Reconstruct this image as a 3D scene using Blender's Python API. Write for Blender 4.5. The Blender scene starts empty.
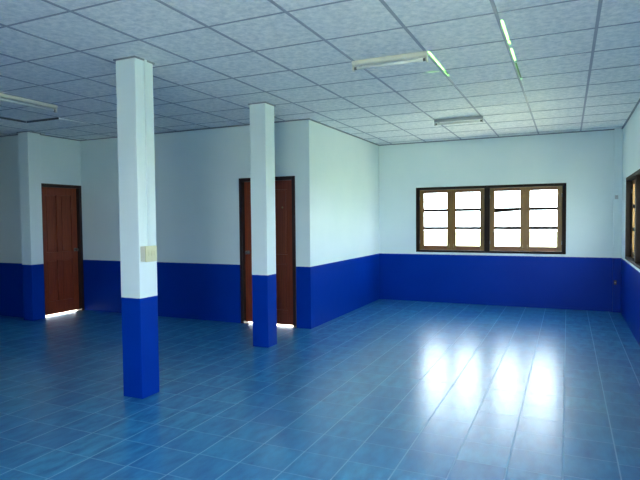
import bpy, bmesh, math, random
from mathutils import Vector, Matrix
random.seed(7)
SC = bpy.context.scene
COL = SC.collection

# ------------------------------------------------------------------ dimensions (metres, floor at z = 0)
H = 2.771            # suspended ceiling
ZB = 0.827           # top of the blue paint
YF = 6.839           # window wall
XI = -2.059          # inner projecting wall
YD = 3.957           # wall with the door
XL = -6.183          # wall with the far door
YL = 3.08            # wall left of the far column
XR = 1.768           # right wall
XW, YR = -9.0, -3.3  # unseen left and rear walls
T = 0.12             # wall thickness
HT = 3.05            # wall top, above the ceiling
PITCH = 0.6

# ------------------------------------------------------------------ materials
def srgb(r, g, b):
    f = lambda c: (c/255/12.92) if c/255 <= 0.04045 else ((c/255+0.055)/1.055)**2.4
    return (f(r), f(g), f(b), 1)

class NT:
    def __init__(s, name):
        s.m = bpy.data.materials.new(name); s.m.use_nodes = True
        s.t = s.m.node_tree; s.n = s.t.nodes; s.l = s.t.links
        s.p = s.n['Principled BSDF']; s.out = s.n['Material Output']
    def add(s, typ, **kw):
        nd = s.n.new(typ)
        for k, v in kw.items(): setattr(nd, k, v)
        return nd
    def link(s, a, b): s.l.new(a, b)
    def math(s, op, a, b=None):
        nd = s.add('ShaderNodeMath', operation=op)
        for i, v in enumerate((a, b)):
            if v is None: continue
            if isinstance(v, (int, float)): nd.inputs[i].default_value = v
            else: s.link(v, nd.inputs[i])
        return nd.outputs[0]
    def mix(s, fac, a, b, blend='MIX'):
        nd = s.add('ShaderNodeMix', data_type='RGBA', blend_type=blend)
        for i, v in ((0, fac), (6, a), (7, b)):
            if isinstance(v, (int, float)): nd.inputs[i].default_value = v
            elif isinstance(v, tuple): nd.inputs[i].default_value = v
            else: s.link(v, nd.inputs[i])
        return nd.outputs[2]
    def noise(s, vec, scale, detail=3, rough=.5):
        nd = s.add('ShaderNodeTexNoise'); nd.inputs['Scale'].default_value = scale
        nd.inputs['Detail'].default_value = detail; nd.inputs['Roughness'].default_value = rough
        if vec is not None: s.link(vec, nd.inputs['Vector'])
        return nd
    def coord(s): return s.add('ShaderNodeTexCoord').outputs['Object']
    def bump(s, h, strength, dist=.01):
        b = s.add('ShaderNodeBump'); b.inputs['Strength'].default_value = strength
        b.inputs['Distance'].default_value = dist
        s.link(h, b.inputs['Height']); s.link(b.outputs[0], s.p.inputs['Normal'])
    def scaled(s, v, x, y, z):
        mp = s.add('ShaderNodeMapping'); mp.inputs['Scale'].default_value = (x, y, z)
        s.link(v, mp.inputs['Vector']); return mp.outputs[0]

def plain(name, col, rough=.5, var=.06, scale=9., spec=.5, metal=0., bump=0.):
    k = NT(name); c = k.coord(); n = k.noise(c, scale)
    d = tuple(v*(1-var*2) for v in col[:3]) + (1,)
    k.link(k.mix(n.outputs['Fac'], d, col), k.p.inputs['Base Color'])
    k.p.inputs['Roughness'].default_value = rough; k.p.inputs['Metallic'].default_value = metal
    k.p.inputs['Specular IOR Level'].default_value = spec
    if bump: k.bump(n.outputs['Fac'], bump, .003)
    return k.m

def two_tone():
    k = NT('two_tone_paint'); c = k.coord()
    sp = k.add('ShaderNodeSeparateXYZ'); k.link(c, sp.inputs[0])
    n1 = k.noise(c, 1.6, 4); n2 = k.noise(c, 30, 2)
    edge = k.math('ADD', sp.outputs[2], k.math('MULTIPLY', k.math('SUBTRACT', n2.outputs['Fac'], .5), .006))
    f = k.math('GREATER_THAN', edge, ZB)
    white = k.mix(n1.outputs['Fac'], WHITE_A, WHITE_B)
    blue = k.mix(n1.outputs['Fac'], BLUE_A, BLUE_B)
    k.link(k.mix(f, blue, white), k.p.inputs['Base Color'])
    k.link(k.math('ADD', .36, k.math('MULTIPLY', f, .14)), k.p.inputs['Roughness'])
    k.link(k.math('ADD', .06, k.math('MULTIPLY', f, .3)), k.p.inputs['Specular IOR Level'])
    k.bump(k.noise(c, 5, 3).outputs['Fac'], .12, .02)
    return k.m
WHITE_A, WHITE_B = srgb(216, 234, 236), srgb(232, 244, 244)
BLUE_A, BLUE_B = srgb(0, 45, 140), srgb(0, 55, 162)

def floor_mat():
    P = .2955
    k = NT('blue_floor_tiles'); c = k.coord()
    sp = k.add('ShaderNodeSeparateXYZ'); k.link(c, sp.inputs[0])
    xs = k.math('DIVIDE', k.math('SUBTRACT', sp.outputs[0], -.168), P)
    ix = k.math('FLOOR', xs); fx = k.math('SUBTRACT', xs, ix)
    wn = k.add('ShaderNodeTexWhiteNoise', noise_dimensions='1D'); k.link(ix, wn.inputs['W'])
    ys = k.math('DIVIDE', k.math('SUBTRACT', sp.outputs[1], .805), P)
    ys = k.math('ADD', ys, k.math('MULTIPLY', k.math('SUBTRACT', wn.outputs['Value'], .5), .12))
    iy = k.math('FLOOR', ys); fy = k.math('SUBTRACT', ys, iy)
    ex = k.math('MINIMUM', fx, k.math('SUBTRACT', 1., fx))
    ey = k.math('MINIMUM', fy, k.math('SUBTRACT', 1., fy))
    gx = k.math('LESS_THAN', ex, .014); gy = k.math('LESS_THAN', ey, .013)
    g = k.math('MAXIMUM', gx, gy)
    cmb = k.add('ShaderNodeCombineXYZ'); k.link(ix, cmb.inputs[0]); k.link(iy, cmb.inputs[1])
    w2 = k.add('ShaderNodeTexWhiteNoise', noise_dimensions='2D'); k.link(cmb.outputs[0], w2.inputs['Vector'])
    # cloudy glaze, streaked along the room, shifted tile by tile
    off = k.add('ShaderNodeVectorMath', operation='ADD'); k.link(c, off.inputs[0]); k.link(w2.outputs['Color'], off.inputs[1])
    n = k.noise(k.scaled(off.outputs[0], 6, 2.2, 1), 2.2, 5, .6)
    n3 = k.noise(c, .55, 3)
    nf = k.math('ADD', k.math('MULTIPLY', k.math('SUBTRACT', n.outputs['Fac'], .5), 1.9), .5); nf.node.use_clamp = True
    base = k.mix(nf, srgb(2, 84, 142), srgb(68, 166, 214))
    base = k.mix(k.math('MULTIPLY', w2.outputs['Value'], .5), base, srgb(26, 98, 166))
    base = k.mix(k.math('MULTIPLY', n3.outputs['Fac'], .3), base, srgb(64, 140, 182))
    grout = k.mix(k.noise(c, 3, 2).outputs['Fac'], srgb(150, 198, 220), srgb(180, 216, 232))
    k.link(k.mix(k.math('ADD', k.math('MULTIPLY', gx, .42), k.math('MULTIPLY', k.math('SUBTRACT', g, gx), .26)), base, grout), k.p.inputs['Base Color'])
    r = k.math('ADD', .36, k.math('MULTIPLY', n.outputs['Fac'], .06))
    k.link(k.math('ADD', r, k.math('MULTIPLY', g, .25)), k.p.inputs['Roughness'])
    k.p.inputs['IOR'].default_value = 1.5
    k.p.inputs['Specular IOR Level'].default_value = .1
    k.link(k.math('SUBTRACT', 1, k.math('MULTIPLY', g, .7)), k.p.inputs['Coat Weight'])
    k.p.inputs['Coat IOR'].default_value = 1.6
    k.link(k.math('ADD', .25, k.math('MULTIPLY', n.outputs['Fac'], .018)), k.p.inputs['Coat Roughness'])
    hgt = k.math('SUBTRACT', k.math('ADD', k.math('MULTIPLY', n.outputs['Fac'], .25), k.math('MULTIPLY', k.noise(c, 12, 2).outputs['Fac'], .2)), g)
    k.bump(hgt, .1, .002)
    return k.m

def ceiling_mat():
    k = NT('mottled_ceiling_board'); c = k.coord()
    n = k.noise(c, 18, 4, .75); n2 = k.noise(c, 1.3, 2)
    mo = k.math('ADD', k.math('MULTIPLY', k.math('SUBTRACT', n.outputs['Fac'], .5), 2.6), .6); mo.node.use_clamp = True
    a = k.mix(mo, srgb(196, 206, 212), srgb(255, 255, 252))
    k.link(k.mix(k.math('MULTIPLY', n2.outputs['Fac'], .35), a, srgb(222, 230, 234)), k.p.inputs['Base Color'])
    k.p.inputs['Roughness'].default_value = .6
    k.bump(n.outputs['Fac'], .3, .004)
    return k.m

def wood(name, dark, light, rough=.42, axis='Z', spec=.5):
    k = NT(name); c = k.coord()
    s = {'Z': (14, 14, 1.1), 'X': (1.1, 14, 14), 'Y': (14, 1.1, 14)}[axis]
    n = k.noise(k.scaled(c, *s), 2.5, 6, .65)
    w = k.add('ShaderNodeTexWave', wave_type='BANDS', bands_direction='X' if axis != 'X' else 'Y')
    w.inputs['Scale'].default_value = 3; w.inputs['Distortion'].default_value = 5
    k.link(k.scaled(c, s[0]*.3, s[1]*.3, s[2]*.4), w.inputs['Vector'])
    f = k.math('ADD', k.math('MULTIPLY', n.outputs['Fac'], .7), k.math('MULTIPLY', w.outputs['Fac'], .3))
    k.link(k.mix(f, dark, light), k.p.inputs['Base Color'])
    k.p.inputs['Roughness'].default_value = rough; k.p.inputs['Specular IOR Level'].default_value = spec
    k.bump(f, .15, .002)
    return k.m

def glass_mat():
    k = NT('thin_window_glass')
    tr = k.add('ShaderNodeBsdfTransparent'); gl = k.add('ShaderNodeBsdfGlossy')
    n = k.noise(k.coord(), 4, 2)
    k.link(k.mix(n.outputs['Fac'], (.93, .96, .94, 1), (.97, .99, .97, 1)), tr.inputs['Color'])
    gl.inputs['Roughness'].default_value = .02
    fr = k.add('ShaderNodeFresnel'); fr.inputs[0].default_value = 1.45
    mx = k.add('ShaderNodeMixShader'); k.link(k.math('MULTIPLY', fr.outputs[0], .35), mx.inputs[0])
    k.link(tr.outputs[0], mx.inputs[1]); k.link(gl.outputs[0], mx.inputs[2]); k.link(mx.outputs[0], k.out.inputs[0])
    return k.m

def translucent(name, col, rough=.5):
    k = NT(name)
    t = k.add('ShaderNodeBsdfTranslucent'); d = k.add('ShaderNodeBsdfDiffuse')
    n = k.noise(k.coord(), 8, 2)
    m = k.mix(n.outputs['Fac'], tuple(v*.8 for v in col[:3])+(1,), col)
    k.link(m, t.inputs[0]); k.link(m, d.inputs[0])
    mx = k.add('ShaderNodeMixShader'); mx.inputs[0].default_value = rough
    k.link(t.outputs[0], mx.inputs[1]); k.link(d.outputs[0], mx.inputs[2]); k.link(mx.outputs[0], k.out.inputs[0])
    return k.m

M = dict(
    paint=two_tone(), floor=floor_mat(), board=ceiling_mat(), glass=glass_mat(),
    tbar=plain('grey_ceiling_bar', srgb(158, 168, 182), .5),
    edge=plain('shaded_board_edge', srgb(84, 88, 92), .8),  # dark colour stands in for the shaded gap at the loose boards
    trim=plain('grey_edge_trim', srgb(126, 138, 148), .5),
    doorwood=wood('red_brown_door_wood', srgb(84, 30, 16), srgb(158, 72, 36)),
    framewood=wood('dark_door_frame_wood', srgb(26, 14, 14), srgb(48, 26, 22)),
    sashwood=wood('olive_brown_sash_wood', srgb(98, 66, 16), srgb(146, 104, 34), .4),
    railwood=wood('brown_sash_rail_wood', srgb(96, 54, 22), srgb(142, 88, 38), .4, 'X'),
    winframe=wood('dark_window_frame_wood', srgb(22, 15, 12), srgb(46, 33, 24), .65, 'Z', .2),
    enamel=plain('cream_enamel', srgb(222, 222, 206), .35, .03),
    reflector=plain('grey_and_shaded_enamel', srgb(176, 182, 182), .4, .04),
    tube=plain('unlit_fluorescent_tube', srgb(226, 230, 226), .25, .02),
    cap=plain('grey_aluminium_cap', srgb(120, 120, 118), .35, .05, metal=.6),
    black=plain('dark_plastic', srgb(40, 40, 42), .5),
    box=plain('cream_plastic', srgb(214, 214, 176), .4, .03),
    boxside=plain('pale_plastic', srgb(232, 232, 212), .4, .03),
    white_plastic=plain('white_plastic', srgb(224, 238, 240), .4, .03),
    brass=plain('dull_brass', srgb(150, 126, 84), .35, .08, metal=.9),
    steel=plain('dull_steel', srgb(150, 150, 150), .35, .05, metal=.9),
    ground=plain('sunlit_concrete', srgb(196, 192, 176), .9, .1, 2.),
    lawn=plain('lawn_grass', srgb(156, 164, 134), .95, .15, 3.),
    roof=plain('roof_sheet_metal', srgb(120, 124, 128), .6, .08),
    skysheet=translucent('green_translucent_roof_sheet', srgb(184, 234, 158), .3),
    leaf=translucent('yellow_green_leaves', srgb(116, 190, 46), .5),
    bark=plain('tree_bark', srgb(96, 80, 60), .9, .2, 12, bump=.5),
)

# ------------------------------------------------------------------ mesh helpers
def box(bm, x0, x1, y0, y1, z0, z1, mi=0):
    vs = [bm.verts.new(p) for p in ((x0,y0,z0),(x1,y0,z0),(x1,y1,z0),(x0,y1,z0),(x0,y0,z1),(x1,y0,z1),(x1,y1,z1),(x0,y1,z1))]
    fs = [bm.faces.new([vs[i] for i in f]) for f in ((3,2,1,0),(4,5,6,7),(0,1,5,4),(1,2,6,5),(2,3,7,6),(3,0,4,7))]
    for f in fs: f.material_index = mi
    return vs

def cyl(bm, a, b, r, n=16, r2=None, cap=True):
    a, b = Vector(a), Vector(b); d = (b-a).normalized()
    u = d.orthogonal().normalized(); v = d.cross(u); r2 = r if r2 is None else r2
    A = [bm.verts.new(a + (u*math.cos(t)+v*math.sin(t))*r) for t in (2*math.pi*i/n for i in range(n))]
    B = [bm.verts.new(b + (u*math.cos(t)+v*math.sin(t))*r2) for t in (2*math.pi*i/n for i in range(n))]
    for i in range(n):
        f = bm.faces.new((A[i], A[(i+1) % n], B[(i+1) % n], B[i])); f.smooth = True
    if cap: bm.faces.new(list(reversed(A))); bm.faces.new(B)

def prism(bm, prof, p0, p1, ax):
    """closed profile (list of 2-D points) swept from p0 to p1 along axis ax ('X' or 'Y'); profile is (across, z)"""
    def pt(q, t): return (t, q[0], q[1]) if ax == 'X' else (q[0], t, q[1])
    A = [bm.verts.new(pt(q, p0)) for q in prof]; B = [bm.verts.new(pt(q, p1)) for q in prof]
    n = len(prof)
    for i in range(n): bm.faces.new((A[i], A[(i+1) % n], B[(i+1) % n], B[i]))
    bm.faces.new(list(reversed(A))); bm.faces.new(B)

def obj(name, bm, mat, parent=None, bevel=0., seg=2):
    bmesh.ops.recalc_face_normals(bm, faces=bm.faces[:])
    me = bpy.data.meshes.new(name); bm.to_mesh(me); bm.free()
    for m in (mat if isinstance(mat, (list, tuple)) else [mat]): me.materials.append(m)
    o = bpy.data.objects.new(name, me); COL.objects.link(o)
    if parent is not None: o.parent = parent
    if bevel:
        b = o.modifiers.new('bevel', 'BEVEL'); b.width = bevel; b.segments = seg; b.limit_method = 'ANGLE'
    return o

def tag(o, label=None, cat=None, group=None, kind=None):
    if label: o['label'] = label
    if cat: o['category'] = cat
    if group: o['group'] = group
    if kind: o['kind'] = kind
    return o

def root(name, loc, rz=0):
    o = bpy.data.objects.new(name, None); o.empty_display_size = .1
    o.location = loc; o.rotation_euler = (0, 0, rz); COL.objects.link(o); return o

def copy_tree(o, parent=None):
    c = o.copy(); COL.objects.link(c)
    if parent is not None: c.parent = parent
    for ch in [x for x in COL.objects if x.parent == o]: copy_tree(ch, c)
    return c

# ------------------------------------------------------------------ walls: boxes around their openings, one mesh each
def wall(name, axis, at, side, lo, hi, holes=(), label='', top=HT):
    """axis 'X': runs along x at y = at; side +1 puts the thickness on the greater side. holes: (a, b, z0, z1)"""
    bm = bmesh.new()
    d0, d1 = (at, at+T) if side > 0 else (at-T, at)
    def put(a, b, z0, z1):
        if b-a < 1e-4 or z1-z0 < 1e-4: return
        if axis == 'X': box(bm, a, b, d0, d1, z0, z1)
        else: box(bm, d0, d1, a, b, z0, z1)
    cur = lo
    for a, b, z0, z1 in sorted(holes):
        put(cur, a, 0, top); put(a, b, 0, z0); put(a, b, z1, top); cur = b
    put(cur, hi, 0, top)
    return tag(obj(name, bm, M['paint']), label, 'wall', kind='structure')

W1 = (-1.382, 1.007, .868, 1.986)         # window in the far wall (x0, x1, z0, z1)
W2 = (3.715, 6.104, .868, 1.986)          # window in the right wall (y0, y1, ...)
W3 = (-.7, 1.69, .868, 1.986)            # unseen window added along the right wall to light the columns
D1 = (3.165, 3.945, 0, 2.035)             # far door (y)
D2 = (-3.150, -2.272, 0, 2.035)           # middle door (x)
D3 = (-.3, 1.1, 0, 2.1)                   # unseen open doorway assumed behind the camera for its light (x)
wall('wall_front', 'X', YF, +1, XI-T, XR+T, [W1], 'far wall holding the four-sash window, white above blue')
wall('wall_right', 'Y', XR, +1, YR-T, YF, [W2, W3], 'right-hand wall with the window cut off by the picture edge')
wall('wall_inner', 'Y', XI, -1, YD, YF, [], 'projecting side wall lit from the windows, running back to the far wall')
wall('wall_back', 'X', YD, +1, XL-T, XI-T, [D2], 'shaded wall around the middle door, white above dark blue')
wall('wall_side', 'Y', XL, -1, YL+T, YD, [D1], 'short return wall around the far left door')
wall('wall_corner', 'X', YL, +1, XW-T, XL, [], 'dark wall at the left picture edge beside the corner column')
wall('wall_left', 'Y', XW, -1, YR-T, YL, [], 'left wall of the hall, out of the picture')
wall('wall_rear', 'X', YR, -1, XW, XR, [D3], 'rear wall of the hall, behind the viewpoint')

bm = bmesh.new(); box(bm, -6.75, -6.6, YR, 2.45, 0, HT)  # partition added out of view to block rear light from the left wall
tag(obj('wall_shading_partition', bm, M['paint']), 'unseen partition added to keep the far left wall dark', 'wall', kind='structure')

# floor: slab following the rooms
bm = bmesh.new()
box(bm, XW, XR, YR, YL, -.1, 0); box(bm, XL, XR, YL, YD, -.1, 0); box(bm, XI, XR, YD, YF, -.1, 0)
tag(obj('floor', bm, M['floor']), 'glossy blue ceramic tile floor reflecting the windows', 'floor', kind='structure')

# ceiling: boards on a T-bar grid
def inside(cx, cy):
    if cx < XW or cx > XR or cy < YR: return False
    if cx < XL: return cy < YL
    if cx < XI: return cy < YD
    return cy < YF
slitx = []   # (x of bar, y0, y1, gap)
gaps = [(0., 1.80, 2.62, .015), (.6, 1.36, 1.92, .014), (.6, 2.03, 2.40, .014), (.6, 2.46, 3.06, .012)]
ygaps = [(2.4, -.16, -.02, .022), (3.0, -.20, -.10, .016)]
xs = sorted(set([XW, XL, XI, XR] + [round(PITCH*i, 4) for i in range(-15, 3)]))
xs = [x for x in xs if XW <= x <= XR]
ys = sorted(set([YR, YL, YD, YF] + [round(PITCH*i, 4) for i in range(-6, 12)]))
bm = bmesh.new()
def slab(x0, x1, y0, y1, dz=0, tilt=0, edge=False):
    if x1-x0 < .003 or y1-y0 < .003: return
    v = box(bm, x0, x1, y0, y1, H, H+.012)
    for q in v: q.co.z += dz + tilt*(q.co.y-y0)/(y1-y0)
    if edge:
        for q in v[4:]: q.co.z += .028
        for f in {f for q in v for f in q.link_faces}:
            f.normal_update()
            if abs(f.normal.z) < .5 and not (tilt and abs(f.normal.x) > .5): f.material_index = 1
for i in range(len(xs)-1):
    for j in range(len(ys)-1):
        x0, x1, y0, y1 = xs[i], xs[i+1], ys[j], ys[j+1]
        if not inside((x0+x1)/2, (y0+y1)/2): continue
        cut = sorted((max(y0, a), min(y1, b), g) for (bx, a, b, g) in gaps if abs(bx-x0) < .01 and min(y1, b)-max(y0, a) > .01)
        cuty = [(a, b, g) for (by, a, b, g) in ygaps if abs(by-y0) < .01 and a > x0-.01 and b < x1+.01]
        if cut:                       # board pushed away from its bar: daylight from the roof space
            c = y0
            for a, b, g in cut:
                slab(x0, x1, c, a); slab(x0+.012+g, x1, a, b); slab(x0, x0+.004, a, b); c = b
            slab(x0, x1, c, y1)
        elif cuty:
            c = x0
            for a, b, g in cuty:
                slab(c, a, y0, y1); slab(a, b, y0+.010+g, y1); slab(a, b, y0, y0+.003); c = b
            slab(c, x1, y0, y1)
        elif abs(x0+5.4) < .01 and abs(y0-2.4) < .01:
            slab(x0+.004, x1-.004, y0+.004, y1, -.028, .028, True)       # loose board hanging low at its near edge
        elif abs(x0+6.0) < .01 and abs(y0-1.8) < .01:
            for q in range(6): slab(x0+.1*q, x0+.1*(q+1), y0, y1, -.0045*(q+1), 0, True)
        else:
            slab(x0, x1, y0, y1)
ceil = tag(obj('ceiling', bm, [M['board'], M['edge']]), 'suspended ceiling of square mottled boards on a grey grid', 'ceiling', kind='structure')
bm = bmesh.new()
def span(x):   # y range of the ceiling at x
    return YR, (YL if x < XL else YD if x < XI else YF)
for i in range(-14, 3):
    x = PITCH*i; a, b = span(x)
    box(bm, x-.011, x+.011, a, b, H-.005, H-.0005)
for j in range(-6, 12):
    y = PITCH*j
    x0 = XW if y < YL else XL if y < YD else XI
    box(bm, x0, XR, y-.0075, y+.0075, H-.004, H-.0008)
obj('ceiling_grid', bm, M['tbar'], ceil)
bm = bmesh.new()
for (x0, x1, y0, y1) in ((XI, XR, YF-.02, YF), (XR-.02, XR, YR, YF), (XI, XI+.02, YD, YF), (XL, XI+.02, YD-.02, YD), (XL, XL+.02, YL, YD), (XW, XL, YL-.02, YL)):
    box(bm, x0, x1, y0, y1, H-.014, H-.0005)
obj('edge_trim', bm, M['trim'], ceil)

# shallow pilaster in the far right corner
bm = bmesh.new(); box(bm, XR-.11, XR, YF-.035, YF, 0, H)
tag(obj('trim_1', bm, M['paint'], bevel=.003), 'shallow pilaster in the corner right of the four-sash window', 'pilaster', kind='structure')

# ------------------------------------------------------------------ columns
def column(x1, y0, w, label):
    bm = bmesh.new(); box(bm, x1-w, x1, y0, y0+w, 0, H-.0005)
    o = obj('column', bm, M['paint'], bevel=.006)
    c = bmesh.new()
    for (a, b, c0, c1) in ((x1-w-.012, x1+.012, y0-.012, y0), (x1-w-.012, x1+.012, y0+w, y0+w+.012), (x1-w-.012, x1-w, y0, y0+w), (x1, x1+.012, y0, y0+w)):
        box(c, a, b, c0, c1, H-.012, H-.001)
    obj('collar', c, M['trim'], o)
    return tag(o, label, 'column', 'square columns painted white above blue', 'structure')
CX, CY, CWD = -2.120, .888, .207
column(CX, CY, CWD, 'square column with a cream switch box and cable cover, nearest of the columns')
column(-2.054, 2.821, CWD, 'bare square column standing in front of the middle door')
column(-6.095, 2.945, .205, 'square corner column beside the far left door')

# ------------------------------------------------------------------ windows (built along local x, room side towards -y)
def window(name, loc, rz, label, stay=True, deep=.0):
    r = root(name, loc, rz); tag(r, label, 'window', kind='structure')
    Wd, Hh = 2.389, 1.118; fw = .058; dep = .10+deep
    bm = bmesh.new()
    y0, y1 = -.012, dep
    box(bm, 0, Wd, y0, y1, 0, .034); box(bm, 0, Wd, y0, y1, Hh-.045, Hh)
    box(bm, 0, fw, y0, y1, .034, Hh-.045); box(bm, Wd-fw, Wd, y0, y1, .034, Hh-.045)
    cx = Wd/2; box(bm, cx-.042, cx+.042, y0, y1, .034, Hh-.045)
    obj('window_frame', bm, M['winframe'], r, .003)
    zs0, zs1 = .036, Hh-.047
    half = (Wd/2-.042-fw)/2
    starts = [fw, fw+half, cx+.042, cx+.042+half]
    st = .075; bot, tp = .076, .055
    for i, x in enumerate(starts):
        a, b = x, x+half
        ya, yb = .030+deep, .054+deep
        bm = bmesh.new()
        box(bm, a, a+st, ya, yb, zs0, zs1, 0); box(bm, b-st, b, ya, yb, zs0, zs1, 0)
        s = obj('sash', bm, M['sashwood'], r, .003)
        bm = bmesh.new()
        box(bm, a+st, b-st, ya+.001, yb-.001, zs0, zs0+bot); box(bm, a+st, b-st, ya+.002, yb-.002, zs1-tp, zs1)
        obj('rail', bm, M['railwood'], s, .003)
        bm = bmesh.new(); gz0, gz1 = zs0+bot, zs1-tp
        for q in (1, 2):
            z = gz0+(gz1-gz0)*q/3 + (.006 if q == 2 else 0)
            box(bm, a+st, b-st, ya+.003, yb-.003, z-.024, z+.024)
        obj('glazing_bar', bm, M['winframe'], s)
        bm = bmesh.new(); box(bm, a+st, b-st, ya+.011, ya+.014, gz0, gz1)
        obj('pane', bm, M['glass'], s)
        # handle on the meeting stile
        bm = bmesh.new(); hx = (b-st/2) if i % 2 == 0 else (a+st/2)
        box(bm, hx-.009, hx+.009, ya-.006, ya, zs0+.05, zs0+.11)
        cyl(bm, (hx, ya-.006, zs0+.09), (hx, ya-.022, zs0+.09), .006, 10); cyl(bm, (hx, ya-.020, zs0+.092), (hx, ya-.024, zs0+.04), .005, 10)
        obj('handle', bm, M['brass'], s)
        bm = bmesh.new(); ox = a if i % 2 == 0 else b
        for z in (zs0+.14, zs1-.14): cyl(bm, (ox, ya-.004, z-.03), (ox, ya-.004, z+.03), .006, 10)
        obj('hinge', bm, M['steel'], s)
        if stay and i == 2:
            bm = bmesh.new(); z = gz0+(gz1-gz0)*2/3
            cyl(bm, (a+st, yb+.006, z-.028), (b-st, yb+.006, z+.004), .022, 10)
            obj('stay_bar', bm, M['winframe'], s)
    bm = bmesh.new(); box(bm, -.03, Wd+.03, dep, dep+.09, -.03, .0)
    obj('window_sill', bm, M['winframe'], r, .004)
    return r
window('window_1', (W1[0], YF, W1[2]), 0, 'four-sash wooden window facing the viewer, panes glaring white')
window('window_2', (XR, W2[1], W2[2]), -math.pi/2, 'dark wooden window in the right wall, seen edge-on with green foliage outside', False, .03)
window('added_window_3', (XR, W3[1], W3[2]), -math.pi/2, 'unseen wooden window added along the right wall for its light', False)

# ------------------------------------------------------------------ doors
def door(name, loc, rz, Wd, label, hinge_left=True, peep=None):
    """local x along the opening, room side at -y; opening starts at x = 0"""
    Hh = 2.035; r = root(name, loc, rz); tag(r, label, 'door', kind='structure')
    fw = .05
    bm = bmesh.new()
    box(bm, 0, fw, -.012, T, 0, Hh); box(bm, Wd-fw, Wd, -.012, T, 0, Hh); box(bm, fw, Wd-fw, -.012, T, Hh-fw, Hh)
    box(bm, fw, fw+.015, .089, T, .02, Hh-fw); box(bm, Wd-fw-.015, Wd-fw, .089, T, .02, Hh-fw); box(bm, fw+.015, Wd-fw-.015, .089, T, Hh-fw-.018, Hh-fw)
    obj('door_frame', bm, M['framewood'], r, .003)
    a, b, z0, z1 = fw, Wd-fw, .017, Hh-fw
    ya, yb = .050, .088; st = .105
    bm = bmesh.new()
    box(bm, a, a+st, ya, yb, z0, z1); box(bm, b-st, b, ya, yb, z0, z1)
    rails = [(z0, z0+.20), (.86, .98), (z1-.12, z1)]
    for c, d in rails: box(bm, a+st, b-st, ya+.001, yb-.001, c, d)
    mid = (a+b)/2
    for c, d in ((rails[0][1], rails[1][0]), (rails[1][1], rails[2][0])): box(bm, mid-.04, mid+.04, ya+.001, yb-.001, c, d)
    lf = obj('door_leaf', bm, M['doorwood'], r, .003)
    for c, d in ((rails[0][1], rails[1][0]), (rails[1][1], rails[2][0])):
        for p, q in ((a+st, mid-.04), (mid+.04, b-st)):
            bm = bmesh.new(); box(bm, p, q, ya+.016, yb-.012, c, d)
            v = box(bm, p+.02, q-.02, ya+.006, ya+.018, c+.02, d-.02)
            obj('panel', bm, M['doorwood'], lf, .004)
    hx = b-.055 if hinge_left else a+.055
    bm = bmesh.new(); cyl(bm, (hx, ya, 1.0), (hx, ya-.008, 1.0), .028, 20); cyl(bm, (hx, ya-.008, 1.0), (hx, ya-.04, 1.0), .011, 14)
    cyl(bm, (hx, ya-.036, 1.0), (hx, ya-.052, 1.0), .018, 20, .026); cyl(bm, (hx, ya-.052, 1.0), (hx, ya-.066, 1.0), .026, 20, .018)
    obj('door_knob', bm, M['cap'], r)
    ox = a if hinge_left else b
    bm = bmesh.new()
    for z in (.25, 1.0, 1.78): cyl(bm, (ox, ya-.004, z-.045), (ox, ya-.004, z+.045), .007, 10)
    obj('hinge', bm, M['steel'], r)
    if peep:
        bm = bmesh.new(); cyl(bm, (peep[0], ya, peep[1]), (peep[0], ya-.01, peep[1]), .012, 16)
        obj('peephole', bm, M['brass'], lf)
    return r
# far door: local x runs along -y... rotated so that the room side faces +x
door('door_1', (XL, D1[0], 0), math.pi/2, D1[1]-D1[0], 'far red-brown door at left, daylight showing under it', True)
door('door_2', (D2[0], YD, 0), 0, D2[1]-D2[0], 'red-brown door partly hidden behind the bare column', False, (.655, 1.62))

# ------------------------------------------------------------------ fluorescent fittings (local x along the tube, hung below z = 0)
def fitting(L, loc, rz, label, mats=('enamel',)):
    r = root('ceiling_light', loc, rz)
    tag(r, label, 'ceiling light', 'unlit fluorescent fittings on the ceiling')
    hs = M[mats[0]]
    bm = bmesh.new(); prism(bm, [(-.030, 0), (.030, 0), (.030, -.022), (.022, -.034), (-.022, -.034), (-.030, -.022)], 0, L, 'X')
    obj('housing', bm, hs, r, .002)
    for a, b in ((0, .014), (L-.014, L)):
        bm = bmesh.new(); box(bm, a, b, -.019, .019, -.078, -.034); h = obj('lamp_holder', bm, hs, r, .004)
    bm = bmesh.new(); cyl(bm, (.034, 0, -.057), (L-.034, 0, -.057), .013, 20)
    t = obj('tube', bm, M['tube'], r)
    for a, b in ((.014, .036), (L-.036, L-.014)):
        bm = bmesh.new(); cyl(bm, (a, 0, -.057), (b, 0, -.057), .0135, 20); obj('tube_cap', bm, M['cap'], t)
    return r
ZF = H-.006
fitting(.63, (-.612, 1.80, ZF), 0, 'cream fluorescent fitting ending beside the bright green ceiling gap')
fitting(.63, (-.600, 4.80, ZF), 0, 'shadowed fluorescent fitting nearest the four-sash window', ('reflector',))  # shade on this fitting is put into its grey housing colour
fitting(1.24, (-4.24, .66, ZF), math.pi/2, 'long fluorescent fitting cut off by the left picture edge')

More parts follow.
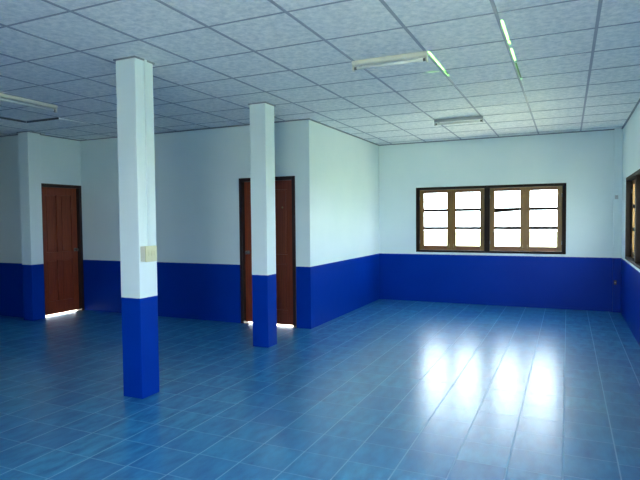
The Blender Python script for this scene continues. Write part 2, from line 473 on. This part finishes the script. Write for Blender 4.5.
# ------------------------------------------------------------------ switch box and cable cover on the nearest column
BY0, BY1, BZ0, BZ1 = .898, 1.018, 1.128, 1.250
r = root('switch_box', (CX, (BY0+BY1)/2, BZ0)); w = (BY1-BY0)/2; hh = BZ1-BZ0
tag(r, 'cream electrical switch box on the nearest column, above the blue paint', 'switch box')
bm = bmesh.new(); box(bm, 0, .052, -w, w, 0, hh); obj('back_box', bm, M['boxside'], r, .004)
bm = bmesh.new(); box(bm, .052, .068, -w-.003, w+.003, -.003, hh+.003); fp = obj('face_plate', bm, M['box'], r, .004)
for k in range(3):
    bm = bmesh.new(); yy = -w+.02+k*.032; box(bm, .068, .073, yy, yy+.020, .045, .085)
    obj('rocker', bm, M['box'], fp, .002)
bm = bmesh.new(); box(bm, 0, .016, -.013, .013, BZ1+.001, H-.002)
t = obj('cable_cover', bm, M['white_plastic'], None, .003); t.location = (CX, .995, 0)
tag(t, 'white cable cover running up the nearest column to the ceiling', 'cable cover')

# small fixings on the corner pilaster
bm = bmesh.new(); box(bm, -.022, .022, -.008, 0, -.03, .03); 
r = obj('wall_hook_plate', bm, M['reflector'], None, .003); r.location = (1.695, YF-.035, 1.745)
bm = bmesh.new(); cyl(bm, (0, -.008, .005), (0, -.03, .005), .004, 10); cyl(bm, (0, -.028, .005), (0, -.032, .025), .004, 10)
obj('hook', bm, M['steel'], r)
tag(r, 'small grey hook plate on the white corner pilaster', 'wall hook')
bm = bmesh.new(); box(bm, -.02, .02, -.008, 0, -.035, .035)
r = obj('socket_plate', bm, M['black'], None, .003); r.location = (1.69, YF-.035, .455)
bm = bmesh.new(); cyl(bm, (0, -.008, .0), (0, -.011, .0), .012, 14); obj('socket', bm, M['cap'], r)
tag(r, 'small dark socket on the blue corner pilaster', 'socket')

# ------------------------------------------------------------------ outside: roof, ground, plants
bm = bmesh.new()
def sheet(x0, x1, y0, y1, z=HT):
    n = max(2, int((x1-x0)/.06)); prev = None
    for i in range(n+1):
        x = x0+(x1-x0)*i/n; zz = z+.03+(.012 if i % 2 else -.012)
        cur = [bm.verts.new((x, y0, zz)), bm.verts.new((x, y1, zz)), bm.verts.new((x, y0, zz+.004)), bm.verts.new((x, y1, zz+.004))]
        if prev: bm.faces.new((prev[0], cur[0], cur[1], prev[1])); bm.faces.new((prev[2], prev[3], cur[3], cur[2]))
        prev = cur
sheet(XW-.2, -.42, YR-.3, YL+T); sheet(XL-T, -.42, YL+T, YD+T); sheet(XI-T, -.42, YD+T, YF+.75)
sheet(-.42, 1.02, YR-.3, .9); sheet(-.42, 1.02, 3.6, YF+.75); sheet(1.02, XR+.8, YR-.3, YF+.75)
tag(obj('roof', bm, M['roof']), 'corrugated roof above the suspended ceiling', 'roof', kind='structure')
bm = bmesh.new(); sheet(-.46, 1.06, .86, 3.64, HT+.012)  # green sheet added overhead to tint the daylight in the ceiling gaps
tag(obj('gap_tint_sheet', bm, M['skysheet']), 'green translucent sheet added to tint daylight in the ceiling gaps', 'roof', kind='structure')

bm = bmesh.new(); bmesh.ops.create_grid(bm, x_segments=2, y_segments=2, size=60)
g = obj('ground', bm, M['lawn']); g.location = (0, 0, -.12); tag(g, 'sunlit grass outside the building', 'ground', kind='structure')
bm = bmesh.new()
box(bm, XL-T-2.2, XL, YL+T, YD+T+1.5, -.11, -.004); box(bm, XL, XI-T, YD, YD+T+1.5, -.11, -.004)
box(bm, XW, XR+T+1.2, YF+T, YF+2, -.11, -.02); box(bm, XR+T, XR+1.3, YR, YF+T, -.11, -.02); box(bm, -3, 3, YR-5, YR, -.11, -.006)
tag(obj('path', bm, M['ground']), 'pale concrete apron outside the doors', 'path', kind='structure')

def leafy(name, loc, h, rad, label, cat, trunk=.0, n=1500):
    r = root(name, loc); tag(r, label, cat)
    bm = bmesh.new(); top = h
    for k in range(5):
        a = k*1.26+random.random(); b0 = Vector((0, 0, trunk*.5)); 
        tip = Vector((math.cos(a)*rad*.6, math.sin(a)*rad*.6, trunk+(h-trunk)*random.uniform(.4, .85)))
        cyl(bm, (math.cos(a)*.02, math.sin(a)*.02, 0), b0+(tip-b0)*.3, .05, 8, .035); cyl(bm, b0+(tip-b0)*.3, tip, .035, 8, .008)
    obj('trunk', bm, M['bark'], r)
    bm = bmesh.new(); cz = (trunk+h)/2; hz = (h-trunk)/2
    for _ in range(n):
        while True:
            p = Vector((random.uniform(-1, 1), random.uniform(-1, 1), random.uniform(-1, 1)))
            if .35 < p.length < 1: break
        p *= .85+.3*math.sin(p.x*5+p.z*4)*math.sin(p.y*6)
        c = Vector((p.x*rad, p.y*rad, cz+p.z*hz)); s = random.uniform(.07, .14)
        u = Vector([random.gauss(0, 1) for _ in range(3)]).normalized(); v = u.orthogonal().normalized()
        vs = [bm.verts.new(c+u*s), bm.verts.new(c+v*s*.4), bm.verts.new(c-u*s), bm.verts.new(c-v*s*.4)]
        bm.faces.new(vs)
    obj('foliage', bm, M['leaf'], r)
leafy('tree', (3.3, 13.4, -.12), 4.2, 1.8, 'sunlit yellow-green tree outside the right wall window', 'tree', 1.0, 4200)
leafy('bush', (2.95, 10.4, -.12), 1.9, .85, 'low leafy bush outside the right wall window', 'bush', .1, 1600)

# ------------------------------------------------------------------ light
wd = bpy.data.worlds.new('sky'); SC.world = wd; wd.use_nodes = True
nt = wd.node_tree; bg = nt.nodes['Background']
tc = nt.nodes.new('ShaderNodeTexCoord'); sp = nt.nodes.new('ShaderNodeSeparateXYZ'); nt.links.new(tc.outputs['Generated'], sp.inputs[0])
rp = nt.nodes.new('ShaderNodeValToRGB'); nt.links.new(sp.outputs[2], rp.inputs[0])
rp.color_ramp.elements[0].position = 0; rp.color_ramp.elements[0].color = (.86, .96, 1.06, 1)
rp.color_ramp.elements[1].position = .8; rp.color_ramp.elements[1].color = (.20, .28, .40, 1)
nt.links.new(rp.outputs[0], bg.inputs[0]); bg.inputs[1].default_value = 11.0

sun = bpy.data.lights.new('sun', 'SUN'); sun.energy = 45; sun.angle = math.radians(1.5); sun.color = (1, .96, .88)
so = bpy.data.objects.new('sun', sun); COL.objects.link(so)
d = Vector((.344, -.246, -.906)); so.rotation_euler = d.to_track_quat('-Z', 'Y').to_euler()

def portal(cx, cy, cz, sx, sz, normal):
    l = bpy.data.lights.new('portal', 'AREA'); l.shape = 'RECTANGLE'; l.size = sx; l.size_y = sz
    l.cycles.is_portal = True
    o = bpy.data.objects.new('portal', l); COL.objects.link(o); o.location = (cx, cy, cz)
    o.rotation_euler = Vector(normal).to_track_quat('-Z', 'Z').to_euler()
Z = (W1[2]+W1[3])/2; HZ = W1[3]-W1[2]
portal((W1[0]+W1[1])/2, YF+T+.01, Z, 2.39, HZ, (0, -1, 0))
portal(XR+T+.01, (W2[0]+W2[1])/2, Z, 2.39, HZ, (-1, 0, 0))
portal(XR+T+.01, (W3[0]+W3[1])/2, Z, 2.39, HZ, (-1, 0, 0))
portal((D3[0]+D3[1])/2, YR-T-.01, D3[3]/2, D3[1]-D3[0], D3[3], (0, 1, 0))

# ------------------------------------------------------------------ camera (solved from the photograph's ceiling grid and corners)
yaw, pitch, roll, F = YAW, PIT, ROL, FOC = (-.42906, -.03906, -.00939, 541.316)
cy_, sy_ = math.cos(yaw), math.sin(yaw); cp, sp_ = math.cos(pitch), math.sin(pitch)
fwd = Vector((sy_*cp, cy_*cp, sp_)); rt = Vector((cy_, -sy_, 0)); up = rt.cross(fwd)
r_ = rt*math.cos(roll)+up*math.sin(roll); u_ = -rt*math.sin(roll)+up*math.cos(roll)
cam = bpy.data.cameras.new('camera'); cam.sensor_width = 36; cam.sensor_fit = 'HORIZONTAL'; cam.lens = F*36/640
cam.clip_end = 300
co = bpy.data.objects.new('camera', cam); COL.objects.link(co)
m = Matrix((r_, u_, -fwd)).transposed().to_4x4(); m.translation = (1.0276, -2.4769, 1.4604); co.matrix_world = m
SC.camera = co

SC.view_settings.view_transform = 'Standard'; SC.view_settings.look = 'None'
SC.view_settings.gamma = 1; SC.view_settings.use_curve_mapping = False
SC.view_settings.exposure = 0.82
SC.cycles.use_denoising = True
SC.cycles.diffuse_bounces = 8; SC.cycles.max_bounces = 12; SC.cycles.transparent_max_bounces = 12
SC.cycles.sample_clamp_indirect = 8
